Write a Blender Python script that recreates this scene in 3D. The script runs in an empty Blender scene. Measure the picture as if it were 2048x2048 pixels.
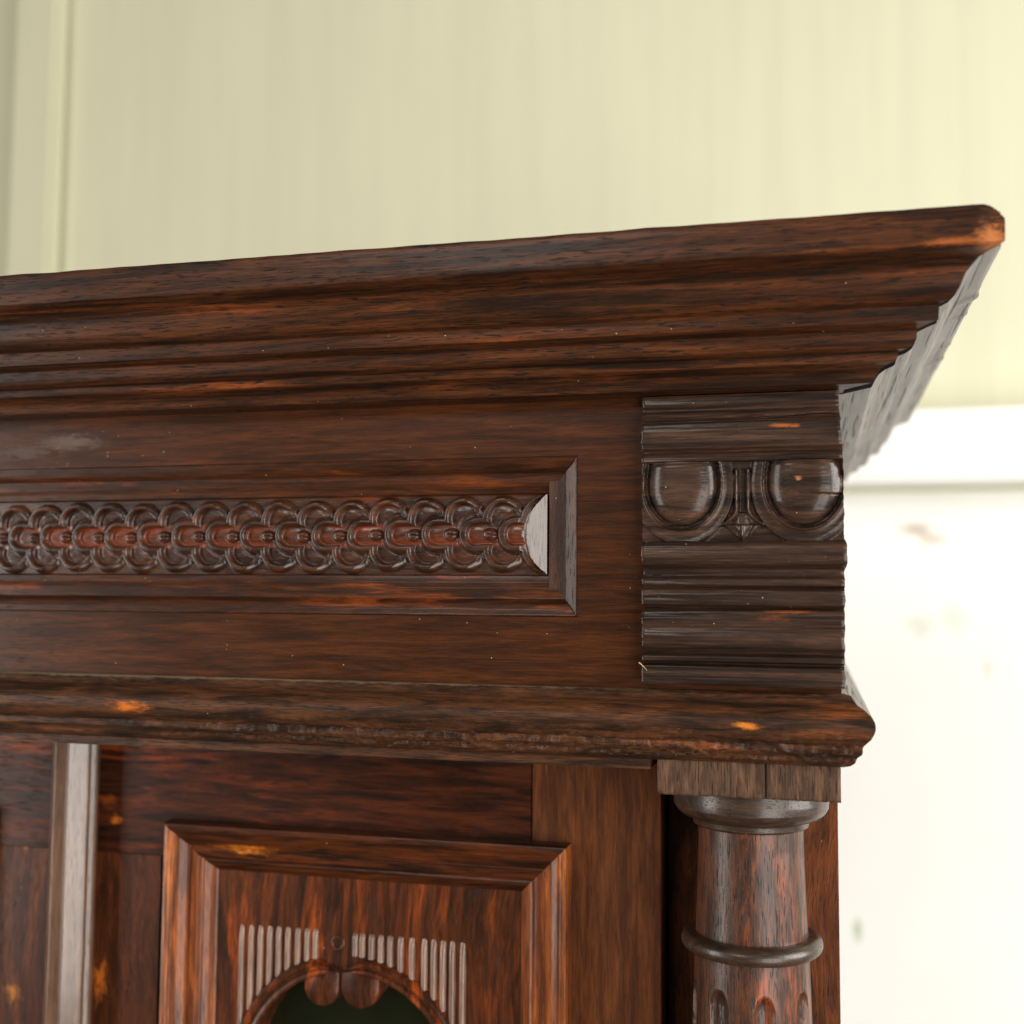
import bpy, bmesh, math, random
from mathutils import Vector, Matrix, noise

random.seed(7)
SC = bpy.context.scene
COL = SC.collection
MM = 0.001
PI = math.pi

# ------------------------------------------------------------------ camera
# World: X along the cabinet front, Y into the cabinet, Z up (millimetres x 0.001).
# Origin = right front corner of the frieze board, at its lower edge.
F_PX = 2315.77                       # focal length in pixels of a 2048 px picture
YAW, PITCH, ROLL = (math.radians(a) for a in (14.587, 4.241, 0.4176))
CAM = Vector((-13.55, -632.0, 47.38))
_fw = Vector((-math.sin(YAW) * math.cos(PITCH), math.cos(YAW) * math.cos(PITCH), math.sin(PITCH)))
_rt = Vector((math.cos(YAW), math.sin(YAW), 0))
_up = _rt.cross(_fw)
RT = _rt * math.cos(ROLL) + _up * math.sin(ROLL)
UP = _up * math.cos(ROLL) - _rt * math.sin(ROLL)
cam_data = bpy.data.cameras.new('camera')
cam = bpy.data.objects.new('camera', cam_data)
COL.objects.link(cam)
cam.matrix_world = Matrix(((RT.x, UP.x, -_fw.x, CAM.x * MM), (RT.y, UP.y, -_fw.y, CAM.y * MM),
                           (RT.z, UP.z, -_fw.z, CAM.z * MM), (0, 0, 0, 1)))
cam_data.sensor_width = 36.0
cam_data.lens = 36.0 * F_PX / 2048.0
cam_data.clip_start, cam_data.clip_end = 0.02, 50
cam_data.dof.use_dof = True
cam_data.dof.focus_distance = 0.635
cam_data.dof.aperture_fstop = 5.0
SC.camera = cam

def on_y(px, py, y=0.0):
    """pixel of the 2048 px photograph -> point (mm) on the vertical plane Y = y"""
    d = _fw + RT * ((px - 1024) / F_PX) - UP * ((py - 1024) / F_PX)
    return CAM + d * ((y - CAM.y) / d.y)

# ------------------------------------------------------------------ world, lamps, exposure
world = bpy.data.worlds.new('World')
SC.world = world
world.use_nodes = True
bg = world.node_tree.nodes['Background']
bg.inputs[0].default_value = (1.0, 0.93, 0.82, 1)
bg.inputs[1].default_value = 0.07

def area(name, loc, target, sx, sy, watt, col):
    l = bpy.data.lights.new(name, 'AREA')
    l.shape = 'RECTANGLE'; l.size, l.size_y = sx, sy
    l.energy = watt; l.color = col
    o = bpy.data.objects.new(name, l); COL.objects.link(o)
    o.location = loc
    o.rotation_euler = (Vector(target) - Vector(loc)).to_track_quat('-Z', 'Y').to_euler()
    return o
# a big window to the left behind the photographer, one to the right beside the cabinet; the other two lamps are added fill
area('window_light_left', (-2.2, -1.3, 0.0), (-0.35, 0.0, 0.0), 0.8, 1.9, 38, (1.0, 0.95, 0.89))
area('window_light_right', (2.15, -0.4, 0.45), (0.0, -0.05, 0.05), 1.6, 1.6, 98, (1.0, 0.985, 0.95))
area('front_fill_light', (1.5, -2.1, -0.7), (-0.2, 0.2, 0.0), 1.5, 2.2, 60, (1.0, 0.97, 0.91))  # added fill low in front, standing in for floor bounce
area('fascia_sheen_light', (-0.8, -2.3, 1.15), (-0.2, 0.0, 0.1), 0.9, 0.6, 13, (1.0, 0.97, 0.92))  # added lamp, no window: gives the cornice fascia its sheen

SC.view_settings.view_transform = 'Standard'
SC.view_settings.look = 'None'
SC.view_settings.gamma = 1.0
SC.view_settings.exposure = 0.0
SC.view_settings.use_curve_mapping = False
SC.render.engine = 'CYCLES'
SC.render.resolution_x = SC.render.resolution_y = 1024

# ------------------------------------------------------------------ materials
def lin(c):
    f = lambda v: v / 12.92 if v <= 0.04045 else ((v + 0.055) / 1.055) ** 2.4
    return tuple(f(v / 255.0) for v in c) + (1.0,)

class NT:
    def __init__(self, name):
        self.m = bpy.data.materials.new(name); self.m.use_nodes = True
        self.t = self.m.node_tree; self.b = self.t.nodes['Principled BSDF']
        self.out = self.t.nodes['Material Output']
    def n(self, typ, **kw):
        nd = self.t.nodes.new(typ)
        for k, v in kw.items(): setattr(nd, k, v)
        return nd
    def link(self, a, b): self.t.links.new(a, b)
    def put(self, sock, v):
        if isinstance(v, bpy.types.NodeSocket): self.link(v, sock)
        else: sock.default_value = v
    def math(self, op, a, b=0.0, c=0.0, clamp=False):
        nd = self.n('ShaderNodeMath', operation=op, use_clamp=clamp)
        self.put(nd.inputs[0], a); self.put(nd.inputs[1], b); self.put(nd.inputs[2], c)
        return nd.outputs[0]
    def vmath(self, op, a, b=None):
        nd = self.n('ShaderNodeVectorMath', operation=op)
        self.put(nd.inputs[0], a)
        if b is not None: self.put(nd.inputs[1], b)
        return nd.outputs['Value'] if op in ('LENGTH', 'DISTANCE') else nd.outputs[0]
    def noise(self, vec, scale, detail=3, rough=0.55, dist=0.0, w=None):
        nd = self.n('ShaderNodeTexNoise')
        self.put(nd.inputs['Vector'], vec)
        nd.inputs['Scale'].default_value = scale; nd.inputs['Detail'].default_value = detail
        nd.inputs['Roughness'].default_value = rough; nd.inputs['Distortion'].default_value = dist
        return nd.outputs['Fac']
    def step(self, v, lo, hi):
        nd = self.n('ShaderNodeMapRange', interpolation_type='SMOOTHSTEP')
        self.put(nd.inputs['Value'], v)
        nd.inputs['From Min'].default_value = lo; nd.inputs['From Max'].default_value = hi
        return nd.outputs['Result']
    def mix(self, f, a, b, mode='MIX'):
        nd = self.n('ShaderNodeMix', data_type='RGBA', blend_type=mode)
        self.put(nd.inputs[0], f); self.put(nd.inputs[6], a); self.put(nd.inputs[7], b)
        return nd.outputs[2]

AX = {'X': 0, 'Y': 1, 'Z': 2}
def wood(name, axis='X', dark=(30, 17, 12), mid=(72, 38, 22), warm=(150, 62, 18), wear=0.35, wscale=38,
         rough=0.42, coat=0.25, pore=0.6, bump=0.25, dust=0.4, spots=(), seed=0.0, tint=None, crust=0.0,
         fibre=0.75, figure=0.0, stretch=0.1, pscale=1250, pstretch=0.075, spec=0.2, wstretch=0.12):
    T = NT(name)
    pos = T.n('ShaderNodeNewGeometry').outputs['Position']
    pos = T.vmath('ADD', pos, (seed, seed * 1.7, seed * 2.3)) if seed else pos
    def st(k):
        s = [1, 1, 1]; s[AX[axis]] = k
        return T.vmath('MULTIPLY', pos, tuple(s))
    if figure:                                   # wandering grain: bend the coordinates first
        w = T.n('ShaderNodeTexNoise'); w.inputs['Scale'].default_value = 9; T.put(w.inputs['Vector'], pos)
        off = T.vmath('MULTIPLY', T.vmath('SUBTRACT', w.outputs['Color'], (0.5, 0.5, 0.5)), (figure,) * 3)
        pos = T.vmath('ADD', pos, off)
    g1 = T.noise(st(stretch), 170, 6, 0.62, 0.6)
    g2 = T.noise(st(0.05), 1300, 4, 0.65)
    g3 = T.noise(st(wstretch), wscale, 6, 0.65, 0.8)
    po = T.noise(st(pstretch), pscale, 2, 0.5)
    big = T.noise(pos, 14, 3)
    col = T.mix(T.step(g1, 0.34, 0.68), lin(dark), lin(mid))
    lo = 0.72 - 0.34 * wear
    wv = T.math('ADD', g3, T.math('MULTIPLY', T.math('SUBTRACT', g1, 0.5), 0.45))
    wmask = T.math('MULTIPLY', T.step(wv, lo, lo + 0.24), T.step(big, 0.3, 0.62))
    if tint:                                     # stain that sits on one zone of a carving (mesh attribute)
        at = T.n('ShaderNodeAttribute', attribute_name='tint').outputs['Fac']
        wmask = T.math('MAXIMUM', wmask, T.math('MULTIPLY', at, T.step(T.math('ADD', g3, T.math('MULTIPLY', g1, 0.5)), 0.6 - tint, 0.95)))
    col = T.mix(T.math('MULTIPLY', wmask, 0.85), col, lin(warm))
    f = T.step(g2, 0.25, 0.75)
    col = T.mix(fibre, col, T.mix(1.0, col, T.mix(f, (0.45, 0.42, 0.4, 1), (1.35, 1.3, 1.25, 1)), 'MULTIPLY'))
    pm = T.step(po, 0.575, 0.645)
    col = T.mix(T.math('MULTIPLY', pm, pore), col, lin((14, 9, 7)))
    rr = T.math('ADD', rough - 0.1, T.math('MULTIPLY', big, 0.2))
    for (c, rad, rgb, amt) in spots:             # single worn, chipped or scuffed places
        dv = T.vmath('LENGTH', T.vmath('DIVIDE', T.vmath('SUBTRACT', pos, tuple(v * MM + seed * k for v, k in zip(c, (1, 1.7, 2.3)))),
                                       tuple(v * MM for v in rad)))
        dv = T.math('ADD', dv, T.math('MULTIPLY', T.math('SUBTRACT', T.noise(st(0.35), 360, 6, 0.75), 0.5), 2.6))
        col = T.mix(T.math('MULTIPLY', T.math('SUBTRACT', 1.0, T.step(dv, 0.15, 1.15)), amt), col, lin(rgb))
    rr = T.math('ADD', rr, T.math('MULTIPLY', pm, 0.3))
    if dust:
        vo = T.n('ShaderNodeTexVoronoi'); vo.inputs['Scale'].default_value = 280; T.put(vo.inputs['Vector'], pos)
        sep = T.n('ShaderNodeSeparateColor'); T.link(vo.outputs['Color'], sep.inputs[0])
        size = T.math('MULTIPLY', T.math('POWER', sep.outputs[0], 4.0), 0.10)
        dm = T.math('MULTIPLY', T.math('LESS_THAN', vo.outputs['Distance'], size),
                    T.math('GREATER_THAN', sep.outputs[1], 1.0 - dust))
        col = T.mix(T.math('MULTIPLY', dm, 0.8), col, lin((196, 176, 140)))
        rr = T.math('ADD', rr, T.math('MULTIPLY', dm, 0.4))
    T.put(T.b.inputs['Base Color'], col)
    T.put(T.b.inputs['Roughness'], rr)
    T.b.inputs['Specular IOR Level'].default_value = spec
    T.b.inputs['Coat Weight'].default_value = coat
    T.b.inputs['Coat Roughness'].default_value = max(0.12, rough - 0.16)
    h = T.math('SUBTRACT', T.math('MULTIPLY', g2, 0.35), T.math('MULTIPLY', pm, 0.4))
    h = T.math('ADD', h, T.math('MULTIPLY', g1, 0.5))
    if crust:
        h = T.math('ADD', h, T.math('MULTIPLY', T.noise(st(0.5), 330, 5, 0.7, 1.0), crust))
    bp = T.n('ShaderNodeBump'); bp.inputs['Strength'].default_value = bump; bp.inputs['Distance'].default_value = 0.0006
    T.put(bp.inputs['Height'], h)
    T.put(T.b.inputs['Normal'], bp.outputs[0])
    return T.m

def plain(name, rgb, rough=0.6, spec=0.5, bump=0.0, bscale=60, blot=None, streak=0.0):
    T = NT(name)
    pos = T.n('ShaderNodeNewGeometry').outputs['Position']
    col = T.mix(T.math('MULTIPLY', T.noise(pos, 5, 4), 0.35), lin(rgb), lin(tuple(v * 0.9 for v in rgb)))
    if streak:
        sv = T.noise(T.vmath('MULTIPLY', pos, (1, 1, 0.05)), 26, 4, 0.6)
        col = T.mix(T.math('MULTIPLY', T.step(sv, 0.35, 0.7), streak), col, lin(tuple(v * 0.94 for v in rgb)))
    if blot:
        for c, rad, rg, amt in blot:
            dv = T.vmath('LENGTH', T.vmath('DIVIDE', T.vmath('SUBTRACT', pos, tuple(v * MM for v in c)), tuple(v * MM for v in rad)))
            dv = T.math('ADD', dv, T.math('MULTIPLY', T.math('SUBTRACT', T.noise(pos, 40, 4), 0.5), 1.2))
            col = T.mix(T.math('MULTIPLY', T.math('SUBTRACT', 1.0, T.step(dv, 0.1, 1.2)), amt * 0.7), col, lin(rg))
    T.put(T.b.inputs['Base Color'], col)
    T.b.inputs['Roughness'].default_value = rough
    T.b.inputs['Specular IOR Level'].default_value = spec
    if bump:
        bp = T.n('ShaderNodeBump'); bp.inputs['Strength'].default_value = bump; bp.inputs['Distance'].default_value = 0.002
        T.put(bp.inputs['Height'], T.noise(pos, bscale, 5)); T.put(T.b.inputs['Normal'], bp.outputs[0])
    return T.m

P = lambda px, py, y: tuple(on_y(px, py, y))
M = {}
M['cornice'] = wood('wood_cornice', 'X', (38, 22, 13), (90, 51, 27), (150, 74, 28), wear=0.48, wscale=34, rough=0.36, coat=0.1,
                    stretch=0.05, dust=0.12, pore=0.9, bump=0.4,
                    spots=[((68, -69, 215), (9, 9, 8), (186, 112, 60), 0.9), ((52, -74, 213), (18, 4, 2.2), (168, 92, 44), 0.8),
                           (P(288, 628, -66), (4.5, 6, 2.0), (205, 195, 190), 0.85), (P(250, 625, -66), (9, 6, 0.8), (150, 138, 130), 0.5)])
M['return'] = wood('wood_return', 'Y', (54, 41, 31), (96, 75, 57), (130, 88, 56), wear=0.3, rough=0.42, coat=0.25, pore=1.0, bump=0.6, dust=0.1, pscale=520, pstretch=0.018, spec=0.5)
M['frieze'] = wood('wood_frieze', 'X', (48, 25, 11), (82, 43, 18), (122, 60, 22), wear=0.35, wscale=18, rough=0.34, coat=0.03, pore=0.25,
                   bump=0.14, dust=0.15, stretch=0.07,
                   spots=[(P(140, 885, 0), (26, 4, 6), (104, 90, 82), 0.6), (P(50, 905, 0), (24, 4, 5), (90, 76, 68), 0.45)])
M['panelmould'] = wood('wood_panel_moulding', 'X', (42, 23, 13), (76, 41, 20), (166, 76, 22), wear=0.52, wscale=90, rough=0.34, coat=0.15,
                       pore=0.4, dust=0.5)
M['bevel'] = wood('wood_panel_bevel', 'Z', (48, 28, 18), (80, 48, 28), (150, 72, 26), wear=0.35, wscale=80, rough=0.44, coat=0.1, spec=0.4, pore=0.7, bump=0.5, dust=0.7)
M['carving'] = wood('wood_carving', 'X', (40, 23, 14), (82, 47, 27), (146, 58, 17), spec=0.5, wear=0.3, wscale=90, rough=0.28, coat=0.35, pore=0.25,
                    bump=0.25, dust=0.2, tint=0.08)
M['facet'] = wood('wood_polished_facet', 'Z', (84, 68, 59), (104, 86, 75), (112, 84, 64), spec=0.5, wear=0.1, rough=0.38, coat=0.7, pore=0.1, bump=0.05, dust=0.1)  # pale base holds part of the window glare as colour
M['block'] = wood('wood_corner_block', 'X', (36, 26, 21), (80, 58, 46), (172, 96, 48), wear=0.3, wscale=36, rough=0.32, coat=0.28, pore=0.5,
                  bump=0.22, dust=0.8, stretch=0.04,
                  spots=[(P(1565, 850, -13), (9, 5, 1.6), (176, 96, 44), 0.8), (P(1596, 958, -13), (2.2, 4, 1.7), (196, 128, 84), 0.95),
                         (P(1580, 1223, -12), (16, 5, 1.0), (172, 92, 34), 0.8), (P(1545, 1236, -12), (10, 5, 2.0), (130, 66, 30), 0.6)])
M['arch'] = wood('wood_architrave', 'X', (40, 26, 17), (94, 58, 35), (178, 88, 30), wear=0.45, wscale=34, rough=0.44, coat=0.06, pore=0.5,
                 bump=0.5, dust=0.25, crust=1.0, stretch=0.12,
                 spots=[(P(262, 1412, -14), (15, 6, 4), (206, 108, 28), 0.95), (P(1495, 1451, -14), (8, 6, 2.2), (214, 124, 40), 0.95),
                        ((-400, -3, -1.4), (420, 6, 0.9), (150, 134, 108), 0.8)])
M['abacus'] = wood('wood_abacus', 'Z', (66, 47, 35), (108, 80, 60), (140, 98, 60), wear=0.2, rough=0.5, coat=0.0, pore=0.6, bump=0.6, dust=0.35, stretch=0.2)
M['column'] = wood('wood_column', 'Z', (50, 30, 20), (98, 58, 36), (180, 80, 24), wear=0.48, wscale=26, rough=0.36, coat=0.15, spec=0.4, pore=0.9,
                   bump=0.45, dust=0.3, stretch=0.2)
M['ring'] = wood('wood_ring', 'X', (44, 31, 22), (72, 52, 37), (92, 58, 34), spec=0.5, wear=0.15, rough=0.33, coat=0.2, pore=0.4, bump=0.3, dust=0.6)
M['case'] = wood('wood_case', 'Z', (66, 36, 19), (120, 64, 30), (172, 92, 34), wear=0.4, wscale=40, rough=0.38, coat=0.12, pore=0.6, bump=0.4, figure=0.02)
M['rail'] = wood('wood_door_rail', 'X', (34, 15, 7), (82, 38, 15), (172, 74, 18), wear=0.45, wscale=22, rough=0.36, coat=0.08, pore=0.4, dust=0.1, stretch=0.1,
                 spots=[(P(231, 1640, 80), (5, 4, 4), (196, 104, 32), 0.85), (P(215, 1600, 80), (9, 4, 5), (140, 66, 22), 0.7)])
M['stile'] = wood('wood_door_stile', 'Z', (54, 27, 13), (92, 47, 21), (180, 88, 26), wear=0.45, wscale=24, rough=0.36, coat=0.1, pore=0.35, dust=0.1, figure=0.035,
                  spots=[(P(205, 1985, 80), (7, 4, 22), (206, 110, 32), 0.8), (P(50, 1700, 80), (4, 4, 5), (206, 126, 40), 0.8),
                         (P(30, 1985, 80), (9, 4, 8), (206, 130, 40), 0.8)])
M['stile_plain'] = wood('wood_door_stile_plain', 'Z', (74, 40, 19), (108, 60, 29), (130, 74, 36), wear=0.25, wscale=18, rough=0.44, coat=0.03, pore=0.3, dust=0.1)
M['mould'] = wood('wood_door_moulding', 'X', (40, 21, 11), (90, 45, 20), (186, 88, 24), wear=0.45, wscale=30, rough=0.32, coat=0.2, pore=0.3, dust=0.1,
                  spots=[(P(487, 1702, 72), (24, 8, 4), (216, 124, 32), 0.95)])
M['mould_v'] = wood('wood_door_moulding_upright', 'Z', (92, 48, 24), (150, 80, 36), (214, 120, 42), wear=0.65, wscale=34, rough=0.32, coat=0.25, pore=0.3, dust=0.1)  # uprights paler than the top piece: side light mixed into the colour
M['panel'] = wood('wood_door_panel', 'Z', (50, 28, 17), (98, 50, 25), (192, 88, 28), wear=0.6, wscale=46, rough=0.32, coat=0.25, pore=0.5, dust=0.1, figure=0.02)
M['reed'] = wood('wood_reeds', 'Z', (110, 80, 64), (150, 116, 96), (160, 100, 62), spec=0.5, wear=0.2, rough=0.3, coat=0.6, pore=0.2, dust=0.1)  # light caught by the reeds is put into this pale base
M['strip'] = wood('wood_cover_strip', 'Z', (92, 66, 50), (118, 88, 68), (146, 94, 60), spec=0.5, wear=0.3, rough=0.34, coat=0.45, pore=0.15, bump=0.08, dust=0.05)  # pale pinkish base colours in some of the reflected window
M['dark'] = plain('inside_shade', (16, 12, 9), 0.9)  # near-black stands in for shade inside the case and mitre gaps

def glass_mat():
    T = NT('dark_cabinet_glass')
    T.b.inputs['Base Color'].default_value = lin((26, 28, 14))
    T.b.inputs['Roughness'].default_value = 0.12
    return T.m
M['glass'] = glass_mat()
WALL_Y = 1120.0
M['wall_up'] = plain('cream_wall_paint', (220, 217, 187), 0.65, 0.3, 0.15, 30, streak=0.5)
M['wall_low'] = plain('white_wall_plaster', (249, 247, 240), 0.8, 0.3, 0.4, 18,
                      blot=[(P(1830, 1058, WALL_Y), (30, 30, 14), (150, 118, 76), 0.8), (P(1868, 1078, WALL_Y), (26, 30, 11), (170, 136, 90), 0.7),
                            (P(1840, 1250, WALL_Y), (22, 30, 22), (196, 186, 150), 0.5), (P(1910, 1240, WALL_Y), (24, 30, 26), (200, 190, 156), 0.45),
                            (P(1716, 1862, WALL_Y), (9, 30, 22), (128, 152, 84), 0.75), (P(1975, 1340, WALL_Y), (9, 30, 18), (190, 180, 140), 0.5)])
M['beam'] = plain('white_beam_paint', (246, 245, 238), 0.6, 0.3, 0.15, 30)
M['straw'] = plain('straw', (206, 178, 120), 0.7)

# ------------------------------------------------------------------ mesh helpers
def link(o, parent=None):
    COL.objects.link(o)
    if parent is not None: o.parent = parent
    return o

def obj(name, verts, faces, mat, parent=None, smooth=True, sharp=32, attr=None):
    me = bpy.data.meshes.new(name)
    me.from_pydata([(v[0] * MM, v[1] * MM, v[2] * MM) for v in verts], [], faces)
    bm = bmesh.new(); bm.from_mesh(me); bmesh.ops.recalc_face_normals(bm, faces=bm.faces); bm.to_mesh(me); bm.free()
    if attr:
        a = me.attributes.new('tint', 'FLOAT', 'POINT'); a.data.foreach_set('value', attr)
    me.materials.append(mat)
    if smooth:
        me.polygons.foreach_set('use_smooth', [True] * len(me.polygons))
        me.set_sharp_from_angle(angle=math.radians(sharp))
    return link(bpy.data.objects.new(name, me), parent)

def empty(name, loc, parent=None):
    o = bpy.data.objects.new(name, None); o.empty_display_size = 0.05
    o.location = [v * MM for v in loc]
    return link(o, parent)

def box(x0, x1, y0, y1, z0, z1):
    v = [(x, y, z) for x in (x0, x1) for y in (y0, y1) for z in (z0, z1)]
    return v, [(0, 1, 3, 2), (4, 6, 7, 5), (0, 4, 5, 1), (2, 3, 7, 6), (0, 2, 6, 4), (1, 5, 7, 3)]

def bevbox(name, ext, mat, parent, bev=0.8, wob=0.0):
    bm = bmesh.new()
    v, f = box(*ext)
    vs = [bm.verts.new((a * MM, b * MM, c * MM)) for a, b, c in v]
    for q in f: bm.faces.new([vs[i] for i in q])
    bmesh.ops.bevel(bm, geom=bm.edges[:], offset=bev * MM, segments=2, affect='EDGES')
    bmesh.ops.recalc_face_normals(bm, faces=bm.faces)
    me = bpy.data.meshes.new(name); bm.to_mesh(me); bm.free()
    me.materials.append(mat)
    me.polygons.foreach_set('use_smooth', [True] * len(me.polygons)); me.set_sharp_from_angle(angle=math.radians(32))
    return link(bpy.data.objects.new(name, me), parent)

def grid_faces(n, m, closed=False):
    """faces of a grid of n rows x m columns"""
    out = []
    for i in range(n - 1):
        for j in range(m if closed else m - 1):
            k = (j + 1) % m
            out.append((i * m + j, i * m + k, (i + 1) * m + k, (i + 1) * m + j))
    return out

def soften(prof, r=0.5, step=2.0):
    """round every corner of a polyline a little and cut long runs"""
    out = [prof[0]]
    for i in range(1, len(prof) - 1):
        a, b, c = (Vector(prof[k]) for k in (i - 1, i, i + 1))
        ra = min(r, (a - b).length * 0.3); rc = min(r, (c - b).length * 0.3)
        p, q = b + (a - b).normalized() * ra, b + (c - b).normalized() * rc
        out += [tuple(p), tuple(b * 0.5 + (p + q) * 0.25), tuple(q)]
    out.append(prof[-1])
    res = [out[0]]
    for a, b in zip(out, out[1:]):
        n = max(1, int((Vector(b) - Vector(a)).length / step))
        for k in range(1, n + 1): res.append((a[0] + (b[0] - a[0]) * k / n, a[1] + (b[1] - a[1]) * k / n))
    return res

def nz(x, y, z): return noise.noise(Vector((x, y, z)))
def fz(x, y, z, o=4): return noise.fractal(Vector((x, y, z)), 1.0, 2.0, o)
def smooth(a, b, v):
    t = min(1, max(0, (v - a) / (b - a))); return t * t * (3 - 2 * t)

def moulding(name, prof, xl, mat, parent, side='front', back=480.0, gap=0.0, wob=0.25, step=2.5, disp=None, back_p=-6.0):
    """run a profile (projection, height) along the front up to the mitre, or along the right-hand return"""
    pr = soften(prof)
    m = len(pr)
    L = -xl if side == 'front' else back
    n = int(L / step) + 1
    V = []
    for i in range(n):
        u = i / (n - 1)
        for j, (p, z) in enumerate(pr):
            if side == 'front': x = (xl - p) + u * (2 * p - xl); s = x
            else: s = -p + gap * (1.0 - smooth(158, 212, z) * 0.85) + u * (back + p); x = s
            w = wob * nz(s * 0.012, z * 0.05, 3.1 if side == 'front' else 8.2) + wob * 0.35 * nz(s * 0.1, z * 0.15, 1.7)
            dp, dz = disp(s, p, z) if disp else (0, 0)
            q = p + w + dp; zz = z + w * 0.6 + dz
            V.append((x, -q, zz) if side == 'front' else (q, s, zz))
    F = grid_faces(n, m)
    # close towards the carcass and cap both ends
    base = len(V)
    for i in range(n):
        for j in (0, m - 1):
            v = V[i * m + j]
            V.append((v[0], -back_p, v[2]) if side == 'front' else (back_p, v[1], v[2]))
    for i in range(n - 1):
        F.append((i * m, (i + 1) * m, base + 2 * (i + 1), base + 2 * i))
        F.append((i * m + m - 1, base + 2 * i + 1, base + 2 * (i + 1) + 1, (i + 1) * m + m - 1))
    for i in (0, n - 1):
        F.append(tuple([i * m + j for j in range(m)] + [base + 2 * i + 1, base + 2 * i]))
    o = obj(name, V, F, mat, parent, sharp=40)
    o.data.materials.append(M['dark'])
    for q in list(o.data.polygons)[-2:]: q.material_index = 1  # cut ends coloured near-black so the mitre gap reads as shade
    return o

# ------------------------------------------------------------------ the setting: wall and beam behind
def z_at(py, y, px=1850): return on_y(px, py, y).z
beam_top, beam_bot = z_at(818, WALL_Y - 100), z_at(962, WALL_Y - 100)
W0, W1 = -1900, 1750
wall = obj('wall', *box(W0, W1, WALL_Y, WALL_Y + 120, beam_bot - 6, 1500), M['wall_up'], smooth=False)
wall['kind'] = 'structure'
low = obj('lower_wall', *box(W0, W1, WALL_Y + 6, WALL_Y + 126, -1300, beam_bot - 6), M['wall_low'], smooth=False)
low['kind'] = 'structure'
bx0, bx1 = on_y(45, 270, WALL_Y).x, on_y(123, 270, WALL_Y).x
bevbox('batten', (bx0 - 2, bx1 + 8, WALL_Y - 34, WALL_Y + 4, beam_top + 20, 1490), M['wall_up'], wall, bev=9)
beam = bevbox('beam', (W0, W1, WALL_Y - 100, WALL_Y + 40, beam_bot, beam_top), M['beam'], None, bev=5)
beam['label'] = 'white painted horizontal beam across the wall behind the cabinet'
beam['category'] = 'beam'

# ------------------------------------------------------------------ the cabinet
XL = -980.0
cab = empty('cabinet', (XL / 2, 240, -420))
cab['label'] = 'dark carved oak cabinet with moulded cornice, egg-and-dart corner block and turned column'
cab['category'] = 'cabinet'
def part(o):                                   # keep world placement under the cabinet's empty
    o.matrix_parent_inverse = Matrix.Translation(-cab.location); return o

# cornice -----------------------------------------------------------
CORN = [(66, 230.2), (73.6, 230.1), (73.4, 212.4), (71, 210.9), (66.2, 209.6), (61.9, 207.8), (59.1, 205), (57.4, 201.2), (55.7, 196.9),
        (53.7, 193.7), (50.8, 191.4), (47, 190.4), (46.5, 183.1), (43.1, 182.6), (37.5, 181), (37.2, 176.3), (35.7, 173.7), (33, 172.4),
        (29.5, 171.8), (28, 167.5), (23.9, 166.5), (20.7, 164.7), (18.8, 162), (17.3, 158.7), (3, 158.2)]
def corner_wear(s, p, z):
    dp = dz = 0.0
    if p > 64 and z > 208:
        k = smooth(60, 74, s)
        if z > 221: dz -= (s - 64) ** 2 * 0.075 if s > 64 else 0
        dp -= 1.6 * k
        dz += 0.35 * nz(s * 0.05, z * 0.1, 2.0)
        if z > 228: dp -= 0.4
    return dp, dz
def ret_wear(s, p, z):
    dp = dz = 0.0
    if p > 64 and z > 208:
        k = 1 - smooth(-74, -58, s)
        if z > 221: dz -= 7.5 * k * k
        dp -= 6.0 * k * smooth(216, 231, z) + 1.2 * k
        dp += 0.8 * max(0, nz(s * 0.03, 5, z * 0.02))
        for c, w, a in ((28, 8, 1.2), (68, 4, 0.5), (150, 5, 0.4), (196, 8, 0.9), (232, 5, 0.5)):
            if abs(s - c) < w and z < 213.2: t = a * (1 - (abs(s - c) / w) ** 2); dp += t; dz -= 0.6 * t
    return dp, dz
cornice = part(moulding('cornice', CORN, XL, M['cornice'], cab, disp=corner_wear))
moulding('return_moulding', CORN, XL, M['return'], cornice, 'return', gap=13.0, step=3.5, disp=ret_wear)
def sub(o, p):                                  # same for sub-parts: their parents carry no transform of their own
    o.parent = p; o.matrix_parent_inverse = Matrix.Identity(4); return o
for o in cornice.children: sub(o, cornice)
sub(bevbox('top_board', (XL + 4, 64, -64, 470, 224, 229), M['return'], cornice), cornice)

# frieze ------------------------------------------------------------
FX1, FZ0, FZ1 = -140.6, 37.0, 127.0
FX0 = XL - FX1
ZC = 83.4
V, F = [], []
def quad_strip(x0, x1, z0, z1):
    n = len(V); V.extend([(x0, 0, z0), (x1, 0, z0), (x1, 0, z1), (x0, 0, z1)]); F.append((n, n + 1, n + 2, n + 3))
quad_strip(XL, 0, FZ1, 160); quad_strip(XL, 0, -3, FZ0); quad_strip(FX1, 0, FZ0, FZ1); quad_strip(XL, FX0, FZ0, FZ1)
bv, bf = box(XL, 0, 14, 24, -3, 160); n0 = len(V); V += bv; F += [tuple(i + n0 for i in q) for q in bf]
n0 = len(V); V += [(0, 0, -3), (0, 14, -3), (0, 14, 160), (0, 0, 160)]; F.append((n0, n0 + 1, n0 + 2, n0 + 3))
frieze = part(obj('frieze', V, F, M['frieze'], cab, smooth=False))

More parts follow.
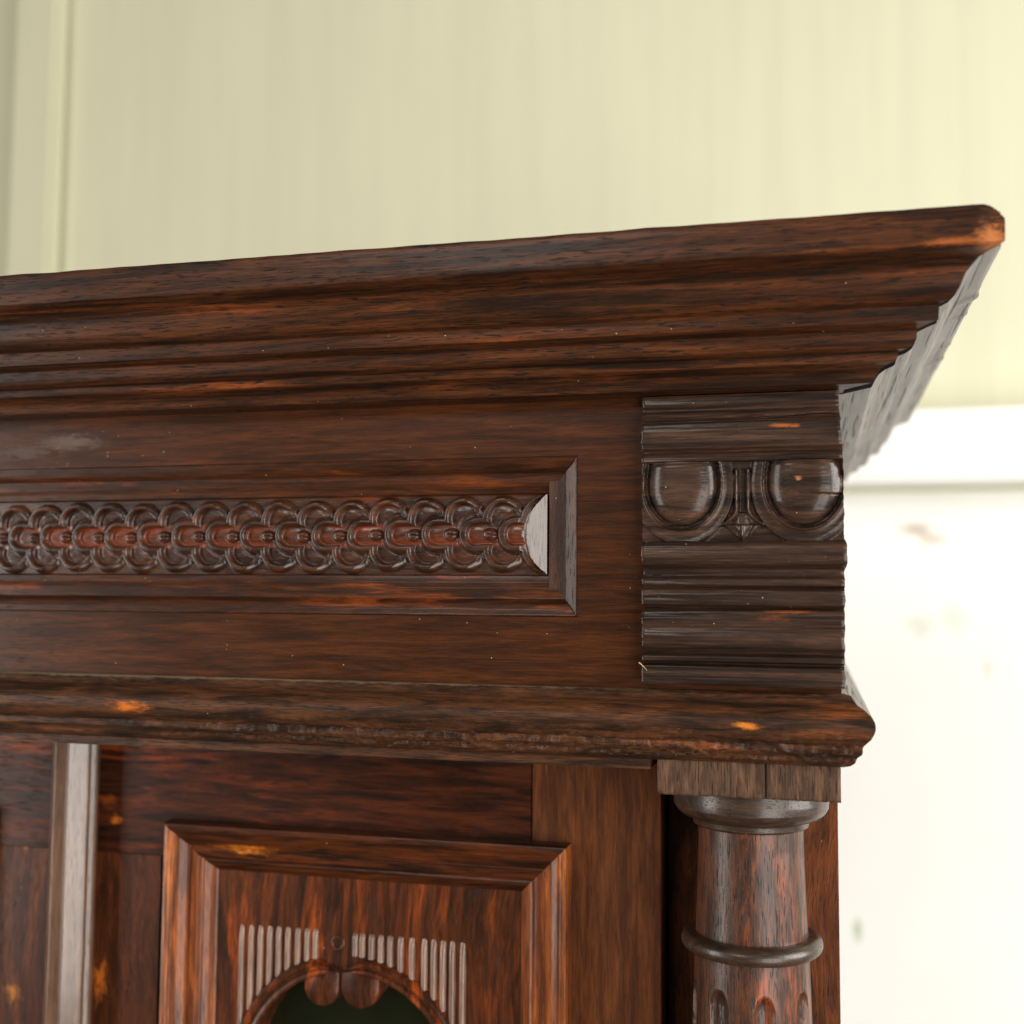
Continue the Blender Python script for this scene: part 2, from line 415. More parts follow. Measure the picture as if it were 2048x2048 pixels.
sub(bevbox('side_board', (-24, -0.3, 14.5, 474, -2.5, 159), M['frieze'], frieze, 0.6), frieze)
PM = soften([(0, -0.4), (0.35, 0.5), (1.2, 0.7), (3.4, 1.0), (6.2, 2.2), (8.2, 4.2), (8.7, 4.9), (13.5, 5.0), (14.0, 5.0), (16.8, 6.4), (20.0, 6.6), (20.5, 9.4), (21.2, 9.6)], 0.3, 1.5)
def frame_side(name, which, mat):
    st = 2.5; V = []
    scl = {'top': 1.0, 'bottom': 1.14, 'right': 0.84, 'left': 0.84}
    def corner_x(s, right):
        if which in ('top', 'bottom'): s = min(s, 13.5)
        return FX1 - s * scl['right'] if right else FX0 + s * scl['left']
    n = int((FX1 - FX0) / st) if which in ('top', 'bottom') else 40
    for i in range(n + 1):
        u = i / n
        for s, d in PM:
            wob = 0.12 * nz(u * n * 0.1, s * 0.3, 4)
            if which in ('top', 'bottom'):
                x = corner_x(s, False) + u * (corner_x(s, True) - corner_x(s, False))
                z = FZ1 - s * scl['top'] if which == 'top' else FZ0 + s * scl['bottom']
            else:
                x = corner_x(s, which == 'right'); e = min(s, 13.5)
                z = FZ0 + e * scl['bottom'] + u * (FZ1 - e * scl['top'] - FZ0 - e * scl['bottom'])
                if 0.5 < s < 8.4: d = 0.5 + 0.40 * (s - 0.4)
                if 13.4 < s < 20.6: d = 4.95 + (0.5 if s > 20.2 else 0)
            V.append((x, d + wob, z + wob * 0.4))
    return sub(obj(name, V, grid_faces(n + 1, len(PM)), mat, frieze, sharp=30), frieze)
for w in ('top', 'bottom', 'right', 'left'): frame_side('panel_moulding', w, M['panelmould'] if w in ('top', 'bottom') else M['bevel'])
sub(obj('panel_floor', *box(FX0 + 16, FX1 - 16, 9.5, 13, FZ0 + 20, FZ1 - 19), M['carving'], frieze, smooth=False), frieze)

# carved strip of overlapping three-lobed scales; every scale is a piece of its own
PER, RC, RL, LX, LZ = 23.3, 8.0, 10.2, 16.0, 9.0
def sdf(x, z):
    return min(math.hypot(x - min(max(x, 0), 18), z) - RC, math.hypot(x - LX, z - LZ) - RL, math.hypot(x - LX, z + LZ) - RL)
SEED = [0.0]
def scale_h(x, z):
    x, z = x + 0.45 * nz(x * 0.12, z * 0.12, SEED[0]), z + 0.45 * nz(x * 0.12, z * 0.12, SEED[0] + 9)
    d = -sdf(x, z)
    fade = 1 - 0.55 * smooth(1, 9, x - LX)       # the rim dies away towards the scale that lies on top
    if d < 0.2: h = 4.6 * fade * math.sin(min(1, max(0, (d + 3.4) / 3.2)) * PI / 2) - (0.8 if d < -3.3 else 0)
    else: h = 0.7 + (4.6 * fade - 0.7) * (1 - smooth(0.9, 2.6, d)) + 0.3 * smooth(2.6, 6.0, d) + 0.08 * nz(x * 0.3, z * 0.5, SEED[0])
    h += 0.5 - 0.03 * (x + RC)
    e = -sdf(x - PER, z)                         # groove cut round the scale that overlaps this one
    h -= 0.6 * math.exp(-((e + 3.4) / 0.7) ** 2)
    if d > 1.0:                                  # little bud in the mouth of the scale
        q = math.hypot((x - 7.8) / 4.6, z / 3.7)
        if q < 1: h = max(h, 1.2 + 3.0 * math.sqrt(1 - q * q) - 0.9 * math.exp(-(z / 0.5) ** 2) * smooth(5, 8, x))
    return h
def scale_mesh(trim=None, cut=None):
    st = 0.34; nx, nzz = int(40 / st), int(44 / st)
    idx, V, T, F = {}, [], [], []
    H = {}
    for i in range(nx + 1):
        for j in range(nzz + 1):
            x, z = -11.5 + i * st, -22 + j * st
            d0, d1 = -sdf(x, z), -sdf(x - PER, z)
            ok = d0 > -3.7 and d1 < 0.45
            if ok and trim and trim(x, z): ok = False
            if ok:
                idx[i, j] = len(V)
                h = scale_h(x, z)
                if cut: h = min(h, 0.35 + 3.9 * smooth(0, 5.0, cut(x, z)))
                V.append((x, -h, z)); T.append(smooth(1.2, 2.6, d0) * (0.6 if abs(z) < RC - 1 else 0.05) * (0.3 if math.hypot((x - 7.8) / 4.6, z / 3.7) < 1 else 1))
    for (i, j) in idx:
        if all(k in idx for k in ((i + 1, j), (i, j + 1), (i + 1, j + 1))):
            F.append((idx[i, j], idx[i + 1, j], idx[i + 1, j + 1], idx[i, j + 1]))
    return V, F, T
xC = on_y(1002.6, 1063, 6).x + RC + 0.4          # centre of the last scale by the scooped end
SC_X, SC_R = -147.5, 24.5                         # the gouged end cut: an arc
def trimmed(cx): return lambda x, z: math.hypot(x + cx - SC_X, z) < SC_R
k = 0; variants = []
while xC - PER * k > FX0 + 30:
    cx = xC - PER * k
    if k < 2:
        v, f, t = scale_mesh(trimmed(cx), lambda x, z: math.hypot(x + cx - SC_X, z) - SC_R)
        o = obj('carved_scale', v, f, M['carving'], frieze, attr=t, sharp=60)
    elif len(variants) < 5:
        SEED[0] = 3.7 * k
        sV, sF, sT = scale_mesh()
        o = obj('carved_scale', sV, sF, M['carving'], frieze, attr=sT, sharp=60); variants.append(o)
    else:
        o = variants[(k * 3) % 5].copy(); COL.objects.link(o)
    sub(o, frieze); o.location = ((cx + 0.6 * nz(k * 3.3, 0, 0.5)) * MM, 9.3 * MM, (ZC + 0.3 * nz(k * 2.1, 5, 0)) * MM)
    o.rotation_euler = (0, math.radians(5) * nz(k * 1.7, 9.3, 2.4), 0)
    k += 1
# polished scoop where the carving dies into the frame
V = []; na, nr = 40, 12
xr = FX1 - 18.0
for i in range(na + 1):
    z = -22.5 + 45.0 * i / na
    xa = SC_X - math.sqrt(max(0.0, (SC_R + 0.4) ** 2 - z * z)) if abs(z) < SC_R else SC_X
    xa += 1.0 * nz(z * 0.3, 1.3, 7) + 0.7 * nz(z * 1.3, 4, 7)
    xa = min(xa, xr - 0.6)
    for j in range(nr + 1):
        u = j / nr
        x = xr + (xa - xr) * u
        V.append((x, 4.3 + (xr - x) * 0.364, ZC + z))
F = grid_faces(na + 1, nr + 1)
base = len(V)
for i in range(na + 1):                             # skirt down to the floor along the arc
    v = V[i * (nr + 1) + nr]; V.append((v[0] + 0.3, 11, v[2]))
for i in range(na): F.append((i * (nr + 1) + nr, (i + 1) * (nr + 1) + nr, base + i + 1, base + i))
o = sub(obj('end_scoop', V, F, M['facet'], frieze, sharp=50), frieze)
o['label'] = 'smooth pale gleaming scoop at the end of the carved strip'

# corner block --------------------------------------------------------
BX0, BX1 = -102.6, 2.2
BP = [(157.2, 9.5), (151.2, 10), (150.4, 8.3), (148.6, 8.2), (147.9, 10.6), (143.3, 11.6), (142.9, 10.2), (142.3, 10.4), (142.0, 11.9), (137, 12.9), (131.2, 12.6), (130.6, 11.6),
      (130.2, 12.2), (127.8, 11.8), (127.0, 9.6), (125.8, 9.5), (125.0, 10.8), (122.8, 12.2), (120.6, 12.0), (120.2, 10.2), (78.4, 9.6), (78.0, 12.2), (75.5, 13.8), (71, 14.3), (67, 13.4),
      (65.2, 11.2), (63.8, 7.6), (61.0, 6.6), (58.9, 7.4), (58.3, 11.2), (54.6, 11.6), (53.9, 9.4), (53.2, 9.6), (52.6, 12.0), (44.2, 12.3), (43.2, 9.0), (42.2, 9.2), (41.5, 11.8),
      (37, 13.4), (33.5, 12.6), (32.4, 11.4), (27, 12.4), (21.5, 11.0), (20, 8.6), (18.8, 8.8), (17.8, 12.0), (14.6, 12.2), (13.8, 9.4), (13.0, 9.6), (12.4, 12.2), (3.0, 12.4), (2.2, 11.4)]
BP = [(z_, d_ if d_ > 10.7 or 78 < z_ < 120.5 else d_ - 1.8) for z_, d_ in BP]
def bp(z): return 0.25 * (bp0(min(157.2, z + 0.45)) + 2 * bp0(z) + bp0(max(2.2, z - 0.45)))
def bp0(z):
    for (za, da), (zb, db) in zip(BP, BP[1:]):
        if zb <= z <= za: return da + (db - da) * (za - z) / max(1e-6, za - zb)
    return 11.0
EGGS = (-81.0, -17.6); EZ, ERX, ERZ = 108.0, 18.5, 21.2; DX = -49.4
def egg_t(x, z, ex):
    rx = ERX * (1 - 0.0004 * max(0, z - EZ) ** 2)
    q = abs(x - ex) / rx if z > EZ else math.hypot((x - ex) / rx, (z - EZ) / ERZ)
    return q, (q - 1) * 19.0
def band_h(x, z):
    """relief of the egg-and-dart band -> (height, region)"""
    e = 0 if x < DX else 1
    q, t = egg_t(x, z, EGGS[e])
    G = 9.4
    tx = abs(x - DX)
    if t < 0: return 14.8 - 5.8 * q ** 3.4 - 0.8 * smooth(118.0, 120.4, z), ('egg', e)
    if t < 1.5: return 8.2 + 0.3 * nz(x * 0.5, z * 0.5, 1), ('collar', e)
    if t < 3.2: return 9.0 + 3.6 * math.sin((t - 1.5) / 1.7 * PI) ** 0.7 if t < 2.35 else max(11.0, 9.0 + 3.6 * math.sin((t - 1.5) / 1.7 * PI) ** 0.7), ('collar', e)
    # dart
    w = 3.2 + (7.5 * ((95.5 - z) / 8.5) ** 2 if z < 95.5 else 0)
    if z > 86.5 and z < 116.5 and tx < w + 1.3:
        r = abs(tx - w + 0.2)
        if r < 1.3: return 9.2 + 3.4 * math.cos(r / 1.3 * PI / 2), ('dart', 0)
        if tx < w: return 8.6 + (2.2 * (1 - smooth(0, 4.5, abs(tx - 1.0))) if z < 93 else 0), ('dart', 0)
    if z <= 88.5:
        hw = 9.6 * (z - 78.0) / 8.5 if z < 86.5 else 9.6 * (1 - (z - 86.5) / 7)
        if tx < hw: return 10.6 + 3.4 * (1 - tx / max(hw, 0.1)) * 0.8 + 1.2 * math.exp(-(tx / 0.7) ** 2) - 1.4 * math.exp(-((tx - hw * 0.55) / 0.9) ** 2), ('dart', 0)
    if t < 9.0:
        return 11.0 - 0.7 * math.sin((t - 3.2) / 5.8 * PI), ('collar', e)
    if t < 10.4: return 11.0 - 2.4 * smooth(9.0, 9.6, t), ('collar', e)
    return 8.9, ('ground', 0)
def edge_l(z): return BX0 + 0.5 * nz(z * 0.3, 11, 0) + 0.15 * nz(z * 1.1, 3, 0)
def edge_r(z): return BX1 - 1.6 * smooth(118, 150, z) + 1.3 * (smooth(62, 66, z) - smooth(76, 80, z)) + 0.6 * nz(z * 0.2, 17, 0) + 0.15 * nz(z * 0.8, 23, 0) - 0.6 * (1 - smooth(10, 60, z))
def block_pt(x, z, h):
    w = (0.06 if 78.5 < z < 120.2 else 0.2) * fz(x * 0.02, z * 0.9, 2.5, 3)
    # a long drying crack across the upper fillets
    cz = 144.3 + 1.1 * nz(x * 0.05, 0, 31)
    if x > -70: w -= 2.2 * math.exp(-((z - cz) / 0.35) ** 2) * smooth(-70, -25, x)
    if x > -23: w -= 1.2 * math.exp(-((z - (103.2 - 0.03 * (x + 23) + 0.4 * nz(x * 0.2, 2, 2))) / 0.3) ** 2) * smooth(-23, -18, x)
    return (x, -(h + w), z)
# body rows above and below the band
def block_rows(z_hi, z_lo):
    zs = []
    z = z_hi
    while z > z_lo + 0.05: zs.append(z); z -= 0.42
    zs.append(z_lo); return zs
V, F = [], []
NB = 90
for zs in (block_rows(157.2, 120.2), block_rows(78.4, 2.2)):
    b0 = len(V)
    for z in zs:
        l, r = edge_l(z), edge_r(z)
        V.append((l, 2.0, z))
        for i in range(NB + 1):
            x = l + (r - l) * i / NB
            e = 0.5 * (smooth(0, 1, 1 - min(1, min(x - l, r - x) / 1.0)))
            V.append(block_pt(x, z, bp(z) - e))
        V.append((r, 2.0, z))
    F += [tuple(b0 + i for i in q) for q in grid_faces(len(zs), NB + 3)]
    F.append(tuple(b0 + i for i in range(NB + 3))); b1 = b0 + (len(zs) - 1) * (NB + 3); F.append(tuple(b1 + i for i in range(NB + 3)))
# the carved band, split into ground, eggs, collars and dart
ST = 0.36
nx_, nz_ = int((BX1 - BX0) / ST), int((120.4 - 78.2) / ST)
regs = {}
pts = {}
for j in range(nz_ + 1):
    z = 120.4 - (120.4 - 78.2) * j / nz_
    l, r = edge_l(z), edge_r(z)
    for i in range(nx_ + 1):
        x = l + (r - l) * i / nx_
        h, reg = band_h(x, z)
        pts[i, j] = [x, z, h, reg]
hh = {k: v[2] for k, v in pts.items()}                 # take the knife-sharpness off
for (i, j), v in pts.items():
    s, c = 0.0, 0
    for a, b in ((0, 0), (1, 0), (-1, 0), (0, 1), (0, -1)):
        if (i + a, j + b) in hh: s += hh[i + a, j + b]; c += 1
    v[2] = s / c
for (i, j), v in pts.items():
    if (i + 1, j + 1) in pts: regs.setdefault(v[3], []).append((i, j))
bandmesh = {}
for reg, cells in regs.items():
    vi, vv, ff = {}, [], []
    for (i, j) in cells:
        q = []
        for a in ((i, j), (i + 1, j), (i + 1, j + 1), (i, j + 1)):
            if a not in vi:
                vi[a] = len(vv); x, z, h, _ = pts[a]; vv.append(block_pt(x, z, h))
            q.append(vi[a])
        ff.append(tuple(q))
    bandmesh[reg] = (vv, ff)
gv, gf = bandmesh.pop(('ground', 0))
n0 = len(V); V += gv; F += [tuple(i + n0 for i in q) for q in gf]
for i in (0, nx_):                                     # side cheeks of the band
    n0 = len(V)
    for j in range(nz_ + 1):
        x, z, h, _ = pts[i, j]; V += [block_pt(x, z, h), (x, 2.0, z)]
    F += [(n0 + 2 * j, n0 + 2 * j + 1, n0 + 2 * j + 3, n0 + 2 * j + 2) for j in range(nz_)]
block = part(obj('corner_block', V, F, M['block'], cab, sharp=38))
for (nm, e), (vv, ff) in bandmesh.items():
    sub(obj({'egg': 'carved_egg', 'collar': 'egg_collar', 'dart': 'carved_dart'}[nm], vv, ff, M['block'], block, sharp=60), block)

# architrave ----------------------------------------------------------
ARCH = [(-4, -1.0), (1.4, -1.2), (4.7, -2.0), (5.9, -4.3), (7.5, -6.5), (11, -8.7), (13.7, -11.2), (15.6, -14), (16.1, -17), (15.5, -19.7), (13.9, -22.9),
        (10.9, -26.2), (9.9, -27.2), (9.7, -31), (7.1, -33.2), (6.1, -36), (3.8, -37.8), (0.3, -39)]
def crustf(s, p, z):
    k = smooth(-16, -30, z) if z < -16 else 0.0
    k = smooth(16, 30, -z)
    a = k * smooth(-480, -250, s) * 2.5
    c = fz(s * 0.2, z * 0.33, 6.6, 4); c = 0.5 * c + 0.5 * round(c * 2.5) / 2.5
    d = a * (0.55 * c + 0.5 * max(0, 1 - 3.2 * abs(nz(s * 0.16, z * 0.3, 9.1))) * -1 + 0.25)
    t = 0.5 * (1 - smooth(2, 7, -z)) * fz(s * 0.15, z * 0.5, 1.2, 3)
    return d + t, 0.25 * d
arch = part(moulding('architrave', ARCH, XL, M['arch'], cab, disp=crustf, step=1.0))
sub(moulding('return_moulding', ARCH, XL, M['return'], arch, 'return', gap=1.0, step=3.0, wob=0.2), arch)
sub(bevbox('lower_fillet', (XL, -99.5, 0.6, 30, -44.4, -38.6), M['arch'], arch, 0.5), arch)
sub(bevbox('soffit_board', (XL, -2.5, 6, 470, -40.5, -0.5), M['stile_plain'], arch, 0.5), arch)

# column ----------------------------------------------------------------
CXY = (-49.4, 45.5)
mpp = (CXY[1] - CAM.y) / F_PX / math.cos(YAW) * 0.912
def zc(py): return on_y(1503, py - 14, CXY[1]).z
A0, A1 = -96.0, -0.9
V, nA, nB2 = [], 150, 34
for j in range(nB2 + 1):
    z = -38.4 - (57.2 - 38.4) * j / nB2
    for i in range(nA + 1):
        x = A0 + (A1 - A0) * i / nA
        d = 0.25 * fz(x * 0.35, z * 0.05, 12, 3)
        cx = -39.0 + 0.5 * nz(z * 0.1, 1, 1)
        d -= 1.6 * math.exp(-((x - cx) / 0.3) ** 2)
        e = min(x - A0, A1 - x, 57.2 + z)
        d -= 0.8 * (1 - smooth(0, 1.0, e)) + (1.5 * (1 - smooth(0, 3.5, math.hypot(x - A0, z + 57.2))))
        V.append((x, -1.0 - d, z))
F = grid_faces(nB2 + 1, nA + 1)
per = [i for i in range(nA + 1)] + [j * (nA + 1) + nA for j in range(1, nB2 + 1)] + [nB2 * (nA + 1) + i for i in range(nA - 1, -1, -1)] + [j * (nA + 1) for j in range(nB2 - 1, 0, -1)]
b0 = len(V)
for i in per: V.append((V[i][0], 92, V[i][2]))
for q in range(len(per)): F.append((per[q], per[(q + 1) % len(per)], b0 + (q + 1) % len(per), b0 + q))
F.append(tuple(b0 + q for q in range(len(per))))
def lathe(name, prof, mat, parent, nseg=144, inset=None, sharp=35):
    pr = soften(prof, 0.4, 1.5); V = []
    for r, z in pr:
        for s in range(nseg):
            a = 2 * PI * s / nseg
            rr = r - (inset(a, z, r) if inset else 0) + 0.1 * nz(math.cos(a) * 2, math.sin(a) * 2, z * 0.05)
            V.append((CXY[0] + rr * math.sin(a), CXY[1] - rr * math.cos(a), z))
    return obj(name, V, grid_faces(len(pr), nseg, True), mat, parent, sharp=sharp)
zt, zb = zc(1878) + 2, -420
zfl = zc(1972)
def flute(a, z, r):
    out = 0.0
    for kk in range(8):
        c = math.radians(15 + 45 * kk)
        da = (a - c + PI) % (2 * PI) - PI
        sx = da * r / 5.4
        if z > zfl - 9: q = math.hypot(sx, max(0.0, (z - (zfl - 9)) / 9))
        else: q = abs(sx)
        if q < 1: out = max(out, 3.6 * math.sqrt(1 - q * q) + 0.4 * nz(da * 20, z * 0.3, 7))
    return out
mm = lambda px: px * mpp
zr = zc(1893)
shaft_prof = [(mm(106), zc(1655)), (mm(106), zc(1700)), (mm(109), zc(1800)), (mm(112), zc(1870)), (mm(113.5), zr), (mm(115), zc(1930)), (mm(117), zc(2000)), (mm(121), zc(2150)), (mm(125), zb)]
column = part(lathe('column', shaft_prof, M['column'], cab, 240, flute, 50))
sub(obj('abacus', V, F, M['abacus'], column, sharp=40), column)
z0 = zc(1612)
cap = [(mm(100), z0 + 12), (mm(153), z0 + 10), (mm(156), z0 + 1), (mm(155), zc(1622)), (mm(149), zc(1632)), (mm(138), zc(1641)), (mm(124), zc(1646)), (mm(117), zc(1648)), (mm(116.5), zc(1659)), (mm(112), zc(1662)), (mm(105), zc(1664))]
sub(lathe('capital', cap, M['ring'], column), column)
tor = [(mm(108), zr + mm(17))] + [(mm(124) + mm(17.5) * math.cos(t), zr + mm(17.5) * math.sin(t)) for t in [PI / 2 - k * PI / 14 for k in range(15)]] + [(mm(110), zr - mm(18))]
sub(lathe('ring_moulding', tor, M['ring'], column), column)

# carcass -----------------------------------------------------------------
YD = 80.0                                              # plane of the door frame and corner post
XS = on_y(1678, 1800, YD).x
DX1 = on_y(1322, 1800, YD).x                          # right edge of the right-hand door
post = part(bevbox('corner_post', (CXY[0] - 12, XS, YD, YD + 45, zb, -40), M['case'], cab, 1.0))
rec = part(bevbox('recessed_jamb', (DX1 + 1.2, CXY[0] - 11.5, YD + 30, YD + 45, zb, -40), M['case'], cab, 0.6))
case = part(obj('case', *box(XL + 2, XS - 1.5, YD + 60, 470, zb, -40.2), M['dark'], cab, smooth=False))
sub(bevbox('side_panel', (XS - 12, XS - 0.6, YD + 45.2, 478, zb, -40), M['case'], case, 0.8), case)

# right-hand door -----------------------------------------------------------
XM = on_y(165, 1700, YD - 8).x                         # meeting line of the two doors
XR = on_y(1063, 1640, YD).x                            # rail / stile joint on the right
XLs = on_y(322, 1720, YD).x                            # inner edge of the left stile (under the moulding)
ZRAIL = on_y(260, 1706, YD).z
door = empty('door', (0, 0, 0), cab); part(door)
sub(bevbox('top_rail', (XM + 2, XR - 0.3, YD, YD + 22, ZRAIL, -43), M['rail'], door, 0.35), door)
sub(bevbox('stile', (XR + 0.3, DX1, YD + 0.3, YD + 22, zb, -43), M['stile_plain'], door, 0.35), door)
sub(bevbox('stile', (XM + 2, XLs, YD + 0.5, YD + 22, zb, ZRAIL - 0.4), M['stile'], door, 0.35), door)
# bolection moulding round the panel
YT = YD - 11
OL, OR = on_y(326, 1652, YT).x, on_y(1135, 1690, YT).x
OT = 0.5 * (on_y(333, 1648, YT).z + on_y(1135, 1690, YT).z)
DM = soften([(-0.3, -1), (0, 8.5), (1.2, 11), (4.5, 11.4), (6.5, 10.4), (7.2, 9.2), (12, 7.4), (17, 4.4), (18.3, 2.4), (19.2, 2.4), (20, 3.4), (25, 2.6), (27, 0.4), (28, -0.4), (29, 0.2), (33, -2.6), (36, -5.4), (38, -6.5)], 0.35, 1.6)
DM = [(s_ * 0.88, h_) for s_, h_ in DM]
def bolection(which, mat):
    V = []; n = 90
    for i in range(n + 1):
        u = i / n
        for s, h in DM:
            w = 0.12 * nz(u * 9, s * 0.2, 3)
            if which == 'top': V.append((OL + s + u * (OR - OL - 2 * s), YD - h + w, OT - s))
            elif which == 'left': V.append((OL + s, YD - h + w, OT - s + u * (zb - OT + s)))
            else: V.append((OR - s, YD - h + w, OT - s + u * (zb - OT + s)))
    sub(obj('frame_moulding', V, grid_faces(n + 1, len(DM)), mat, door, sharp=30), door)
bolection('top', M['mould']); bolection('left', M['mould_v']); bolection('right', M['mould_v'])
# panel with the arched glazed opening
YP = YD + 6.0
PL, PR, PT = OL + 31, OR - 31, OT - 30
ac = on_y(697, 2173, YP); AR_IN, AR_OUT = 72.0, 82.0
na = 80
V = []
for i in range(na + 1):                                # sheet between the arch and the frame
    a = PI * i / na
    x, z = ac.x + AR_IN * math.cos(a), ac.z + AR_IN * math.sin(a)
    dx, dz = math.cos(a), math.sin(a)
    ts = []
    if dx > 1e-6: ts.append((PR - ac.x) / dx)
    if dx < -1e-6: ts.append((PL - ac.x) / dx)
    if dz > 1e-6: ts.append((PT - ac.z) / dz)
    t = min(ts)
    for kk in range(9):
        rr = AR_IN + (t - AR_IN) * kk / 8
        V.append((ac.x + rr * dx, YP, ac.z + rr * dz))
F = grid_faces(na + 1, 9)
n0 = len(V); V += [(PR, YP, PT), (PL, YP, PT)]
def nearest(x, z): return min(range(n0), key=lambda q: abs(V[q][0] - x) + abs(V[q][2] - z))
rim = [i * 9 + 8 for i in range(na + 1)]
tr = [q for q in rim if abs(V[q][0] - PR) < 0.01]; tp = [q for q in rim if abs(V[q][2] - PT) < 0.01]; tl = [q for q in rim if abs(V[q][0] - PL) < 0.01]
if tr and tp: F.append((tr[-1], n0, tp[0]))
if tl and tp: F.append((tp[-1], n0 + 1, tl[0]))
for i in (0, na):                                      # straight jambs below the springing
    x = ac.x + (AR_IN if i == 0 else -AR_IN); xe = PR if i == 0 else PL
    n1 = len(V); V += [(x, YP, ac.z), (xe, YP, ac.z), (xe, YP, zb), (x, YP, zb)]; F.append((n1, n1 + 1, n1 + 2, n1 + 3))
b1 = len(V)                                             # thickness of the opening
for i in range(na + 1): v = V[i * 9]; V.append((v[0], YP + 24, v[2]))
for i in range(na): F.append((i * 9, (i + 1) * 9, b1 + i + 1, b1 + i))
panel = sub(obj('panel', V, F, M['panel'], door, sharp=40), door)
# raised rim along the arch, dipping to a cusp in the middle
V = []; prof = [(-0.6, -0.5), (-0.4, 2.4), (1.0, 3.8), (3.0, 3.4), (4.2, 1.6), (5.2, 1.6), (6.4, 3.6), (8.6, 4.2), (10.2, 2.4), (11.0, -0.5)]
acz = PI / 2 + 0.07
for i in range(na + 1):
    a = PI * i / na
    dip = 9.0 * math.exp(-((a - acz) / 0.16) ** 2)
    for s, h in prof:
        rr = AR_IN + s - dip * (s / 10.2)
        V.append((ac.x + rr * math.cos(a), YP - h, ac.z + rr * math.sin(a)))
sub(obj('arch_rim', V, grid_faces(na + 1, len(prof)), M['panel'], door, sharp=35), door)
# two rounded pendants at the crown of the arch
for px, py, r in ((643, 1974, 12.2), (720, 1976, 13.2)):
    c = on_y(px, py, YP); ns = 40
    zt_ = ac.z + math.sqrt(max(0, (AR_IN + 2.5) ** 2 - (c.x - ac.x) ** 2))
    ring = [(c.x + r, zt_)] + [(c.x + r * math.cos(a), c.z + r * math.sin(a)) for a in [-PI * q / ns for q in range(ns + 1)]] + [(c.x - r, zt_)]
    m_ = len(ring); V = []
    for sc_, y in ((0.93, YP - 0.35), (1.0, YP + 0.6), (1.0, YP + 23.5)):
        for x, z in ring: V.append((c.x + (x - c.x) * sc_, y, c.z + (z - c.z) * (sc_ if z < c.z else 1)))
    F = grid_faces(3, m_, True) + [tuple(range(m_)), tuple(range(2 * m_, 3 * m_))]
    sub(obj('pendant', V, F, M['panel'], door, sharp=50), door)
# upright reeds in the two spandrels
def reed(px, top, w):
    c = on_y(px, top, YP); r = w / 2
    dx = c.x - ac.x
    if abs(dx) < AR_OUT: zl = ac.z + math.sqrt(AR_OUT ** 2 - dx * dx) + 0.2
    else: zl = ac.z - 8
    V = []; n = 8; rows = 7; ztop = c.z
    for i in range(rows + 1):
        z = ztop + (zl - ztop) * i / rows
        k2 = 0.75 + 0.25 * min(1, i / 1.5)
        for j in range(n + 1):
            a = PI * j / n
            V.append((c.x - r * k2 * math.cos(a) + 0.15 * nz(z * 0.3, px, 0), YP + 0.3 - (2.4 * math.sin(a)) * (0.0 if i == 0 else 1), z))
    sub(obj('reed', V, grid_faces(rows + 1, n + 1), M['reed'], door, sharp=60), door)
Z8 = lambda x, y: (400 + 0.4141 * x, 1600 + 0.4141 * y)
for x in (205, 250, 295, 340, 382, 427, 475, 520, 560):
    px, py = Z8(x, 592 + (x - 190) * 0.075); reed(px, py, 4.4)
for x in (752, 785, 830, 875, 920, 970, 1025, 1085, 1130, 1175, 1220, 1270):
    px, py = Z8(x, 640 + (x - 745) * 0.075); reed(px, py, 4.6)
c = on_y(*Z8(665, 692), YP); V = []
for k1 in range(32):
    a = 2 * PI * k1 / 32
    for j in range(9):
        b = PI * j / 8
        rr = 4.0 - 1.3 * math.cos(b)
        V.append((c.x + rr * math.cos(a), YP + 0.2 - 1.2 * math.sin(b), c.z + rr * math.sin(a)))
sub(obj('punched_ring', V, [(i * 9 + j, ((i + 1) % 32) * 9 + j, ((i + 1) % 32) * 9 + j + 1, i * 9 + j + 1) for i in range(32) for j in range(8)], M['panel'], door), door)
sub(obj('glass', *box(PL + 3, PR - 3, YP + 24.2, YP + 27, zb, PT), M['glass'], door, smooth=False), door)

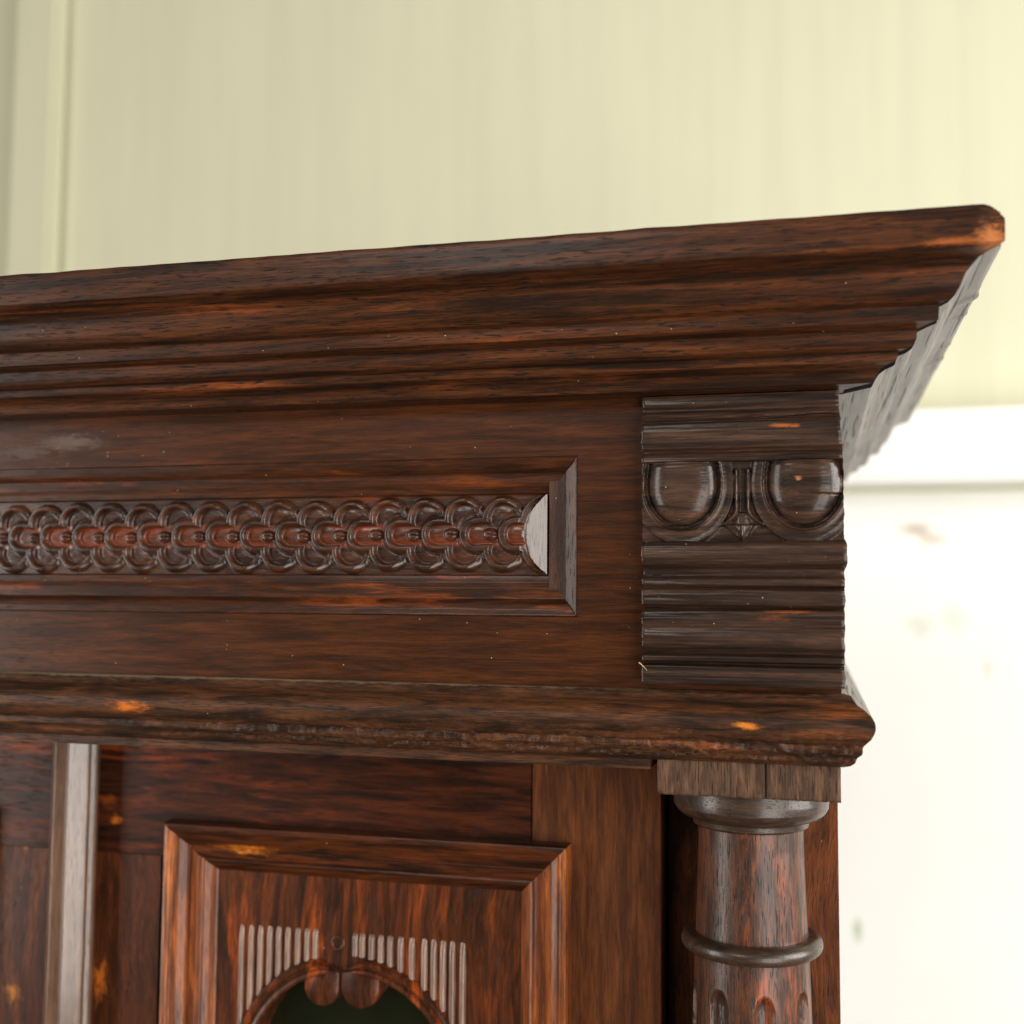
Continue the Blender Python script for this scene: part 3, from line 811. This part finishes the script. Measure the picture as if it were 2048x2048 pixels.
# left-hand door and the strip that covers the joint -----------------------------
ldoor = empty('door', (0, 0, 0), cab); part(ldoor)
ZR2 = on_y(40, 1692, YD).z
sub(bevbox('top_rail', (XL + 110, XM - 2, YD + 0.4, YD + 22, ZR2, -43), M['rail'], ldoor, 0.35), ldoor)
sub(bevbox('stile', (XM - 75, XM - 2, YD + 0.9, YD + 22, zb, ZR2 - 0.4), M['stile'], ldoor, 0.35), ldoor)
def xs(px, y): return on_y(px, 1500, y).x
SP = [(xs(104, 80), 81), (xs(106, 70), 70), (xs(112, 68), 67.6), (xs(134, 69), 69.4), (xs(137, 66), 66.0), (xs(139, 66), 65.6),
      (xs(177, 63), 63.4), (xs(180, 64), 64.0), (xs(182, 67), 67.5), (xs(192, 69), 69), (xs(198, 71), 71), (xs(200, 80), 81)]
sp = soften(SP, 0.6, 3.0); V = []
n = 60
for i in range(n + 1):
    z = -43 + (zb + 43) * i / n
    for x, y in sp: V.append((x + 0.2 * nz(z * 0.02, 1, 5), y + 0.15 * nz(z * 0.03, x * 0.05, 8), z))
strip = part(obj('cover_strip', V, grid_faces(n + 1, len(sp)), M['strip'], cab, sharp=25))

# the matching left-hand half of the piece, mirrored copies sharing the same meshes
def mirror(o, parent, xm, top=False):
    c = o.copy(); COL.objects.link(c); c.parent = parent
    c.matrix_parent_inverse = Matrix.Translation(-cab.location) if top else Matrix.Identity(4)
    c.scale = (-1, 1, 1); c.location.x = 2 * xm * MM - o.location.x
    return c
for o in list(door.children):
    if o.name.split('.')[0] == 'top_rail' or o.data.materials[0] == M['stile']: continue
    mirror(o, ldoor, XM - 9)
for src in (block, column, post, rec):
    c = mirror(src, cab, XL / 2, True)
    for o in list(src.children):
        d = o.copy(); COL.objects.link(d); d.parent = c; d.matrix_parent_inverse = Matrix.Identity(4)
for src in (cornice, arch, frieze, case):
    for o in list(src.children):
        if o.name.split('.')[0] in ('return_moulding', 'side_board', 'side_panel'): mirror(o, src, XL / 2)

# a wisp of straw caught at the corner block's lower left ------------------------
a, b = on_y(1276, 1325, -13), on_y(1294, 1341, -14.5)
a.x += 0.5
V = []; ns = 6
for i in range(7):
    u = i / 6; p = a.lerp(b, u); r = 0.28 * (1 - 0.7 * u)
    for s in range(ns): t = 2 * PI * s / ns; V.append((p.x + r * math.cos(t) * 0.7, p.y + r * math.sin(t), p.z + r * math.cos(t) + 0.3 * math.sin(u * PI)))
straw = obj('straw_wisp', V, grid_faces(7, ns, True), M['straw'])
straw['label'] = 'short pale straw wisp caught on lower left edge of the corner block'
straw['category'] = 'straw'
